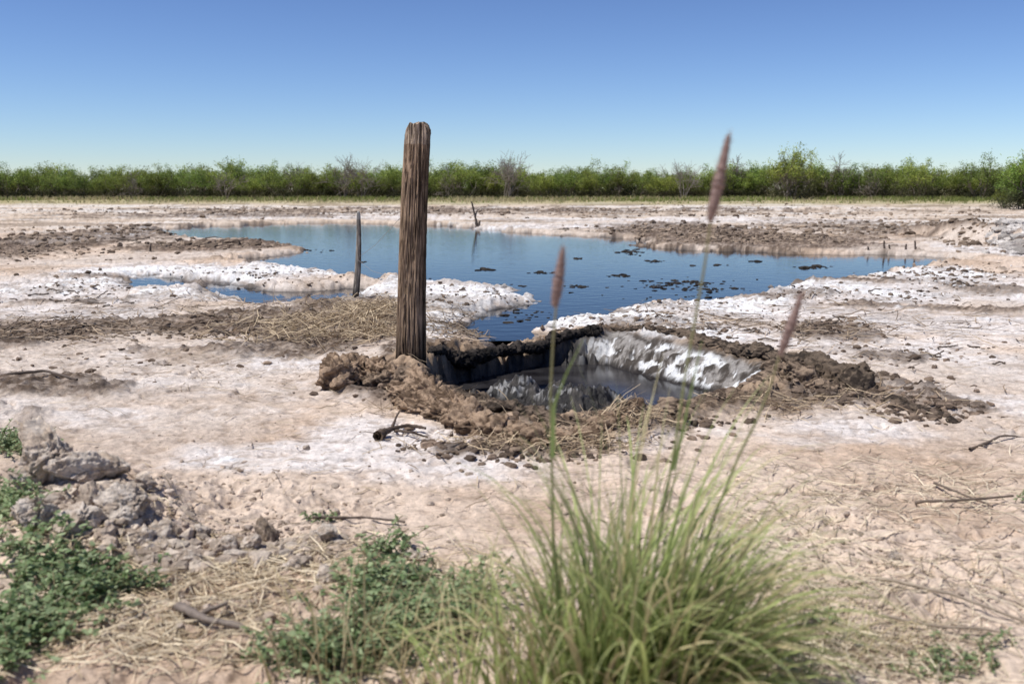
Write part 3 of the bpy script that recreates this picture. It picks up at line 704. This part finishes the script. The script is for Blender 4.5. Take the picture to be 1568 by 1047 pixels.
for i in range(3):
    bp_, _ = bush(300+i, H=3.6, Wd=1.4, leafy=False); o1 = multi('bare_branches', bp_, M_bark, tl); bare.append(o1.data); bpy.data.objects.remove(o1)
def put(me, x, y, s, a, nm, par, sz=1.):
    o = bpy.data.objects.new(nm, me); o.location = (x, y, 0); o.scale = (s, s, s*sz); o.rotation_euler = (0, 0, a); o.parent = par; scn.objects.link(o); return o
for row, (yy, sp_, hs) in enumerate([(91, 2.1, .80), (94, 2.0, .85), (98, 2.2, .90), (103, 2.4, .95)]):
    x = -80.0
    while x < 80:
        px = 784+x/yy*F
        k = rng.integers(0, 9)
        hh = hs*rng.uniform(.80, 1.08)*(1+.35*(fbm(np.array([x]), np.array([yy*0.]), 7., 3, 77)[0]-.5))
        if px > 1130: hh *= 1.04
        a = rng.uniform(0, 6.28); yv = yy+rng.uniform(-1.2, 1.2)
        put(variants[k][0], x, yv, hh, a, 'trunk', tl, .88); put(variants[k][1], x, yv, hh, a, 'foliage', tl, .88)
        x += sp_*rng.uniform(.7, 1.3)
for px, yy, s in [(530,89,1.1),(556,90,1.05),(775,88.5,1.15),(1125,92,1.1),(1043,89,.95),(1200,89,1.1),(1278,91,1.15),(350,89,.7),(690,90,.8),(460,92,.9),(1330,90,.8),(210,90,.7)]:
    put(bare[rng.integers(0, 3)], (px-784)/F*yy, yy, s*.95, rng.uniform(0, 6), 'bare_branches', tl, .95)
def tree(name, px, yy, s, k, sz=1.):
    e = empty(name); e.location = ((px-784)/F*yy, yy, 0)
    for me, nm in zip(variants[k], ('trunk', 'foliage')):
        o = bpy.data.objects.new(nm, me); o.scale = (s, s, s*sz); o.parent = e; scn.objects.link(o)
tree('mesquite_tree', 1212, 88, 1.06, 2); tree('mesquite_tree', 1490, 84, .86, 5); tree('mesquite_tree', 1400, 87, .86, 1)
tree('mesquite_shrub', 1556, 46, .58, 4); tree('mesquite_shrub', 1580, 45, .62, 7); tree('mesquite_shrub', 1530, 47, .25, 3)
N = 26000; x = rng.uniform(-75, 75, N); y = 58+34*rng.power(2.2, N)
k = fbm(x/2, y, 3., 4, 88) > .44; x, y = x[k], y[k]; N = len(x)
l = rng.uniform(.08, .38, N)*ss(55, 80, y)+.05
P = np.stack([np.stack([x, y, x*0], 1), np.stack([x+rng.normal(0, .05, N), y, l*.6], 1), np.stack([x+rng.normal(0, .14, N), y, l], 1)], 1)
V, Fc = ribbons(P, rng.uniform(.03, .09, (N, 1))*np.array([1, .8, .1])[None], np.stack([np.ones(N), rng.normal(0, .6, N), np.zeros(N)], 1))
tn = ss(.45, .6, fbm(x/3, y, 4., 3, 90)+rng.normal(0, .05, N)); c = mix(np.zeros((N, 3))+np.array([.24, .28, .08]), [.58, .49, .29], tn)*rng.uniform(.7, 1.2, (N, 1))
mk('dry_grass_strip', V, Fc, M_plant, np.repeat(c, 6, 0))

# ------------------------------------------------------------------ light, sky, camera
EL = radians(62); AZ = math.atan2(-.80, -.30)
sd_ = np.array([sin(AZ)*cos(EL), cos(AZ)*cos(EL), sin(EL)])
sun = bpy.data.lights.new('sun', 'SUN'); sun.energy = 5.0; sun.angle = radians(.5); sun.color = (1, .97, .92)
so = bpy.data.objects.new('sun', sun); scn.objects.link(so); so.rotation_euler = Vector(sd_).to_track_quat('Z', 'Y').to_euler(); so.location = (-5, 0, 10)
w = bpy.data.worlds.new('World'); bpy.context.scene.world = w; w.use_nodes = True
nt = w.node_tree; bg = nt.nodes['Background']
sky = nt.nodes.new('ShaderNodeTexSky'); sky.sky_type = 'NISHITA'; sky.sun_disc = False; sky.sun_elevation = EL; sky.sun_rotation = AZ
sky.altitude = 1500; sky.air_density = 1.0; sky.dust_density = .3; sky.ozone_density = 3.0
v1 = nt.nodes.new('ShaderNodeVectorMath'); v1.operation = 'MULTIPLY'; v1.inputs[1].default_value = (.116, .118, .130)
gm = nt.nodes.new('ShaderNodeGamma'); gm.inputs[1].default_value = 1.45
hs = nt.nodes.new('ShaderNodeHueSaturation'); hs.inputs['Saturation'].default_value = .95
v2 = nt.nodes.new('ShaderNodeVectorMath'); v2.operation = 'SCALE'; v2.inputs['Scale'].default_value = 10.
nt.links.new(sky.outputs[0], v1.inputs[0]); nt.links.new(v1.outputs[0], gm.inputs[0]); nt.links.new(gm.outputs[0], hs.inputs['Color']); nt.links.new(hs.outputs[0], v2.inputs[0])
nt.links.new(v2.outputs[0], bg.inputs['Color']); bg.inputs['Strength'].default_value = .10
cam = bpy.data.cameras.new('camera'); cam.lens = 35; cam.sensor_width = 36; cam.clip_end = 5000; cam.clip_start = .05
cam.dof.use_dof = True; cam.dof.focus_distance = 5.8; cam.dof.aperture_fstop = 4.2
co = bpy.data.objects.new('camera', cam); scn.objects.link(co); co.location = (0, 0, CH); co.rotation_euler = (pi/2-PITCH, 0, 0)
bpy.context.scene.camera = co
vs = bpy.context.scene.view_settings; vs.view_transform = 'Standard'; vs.look = 'None'; vs.exposure = 0
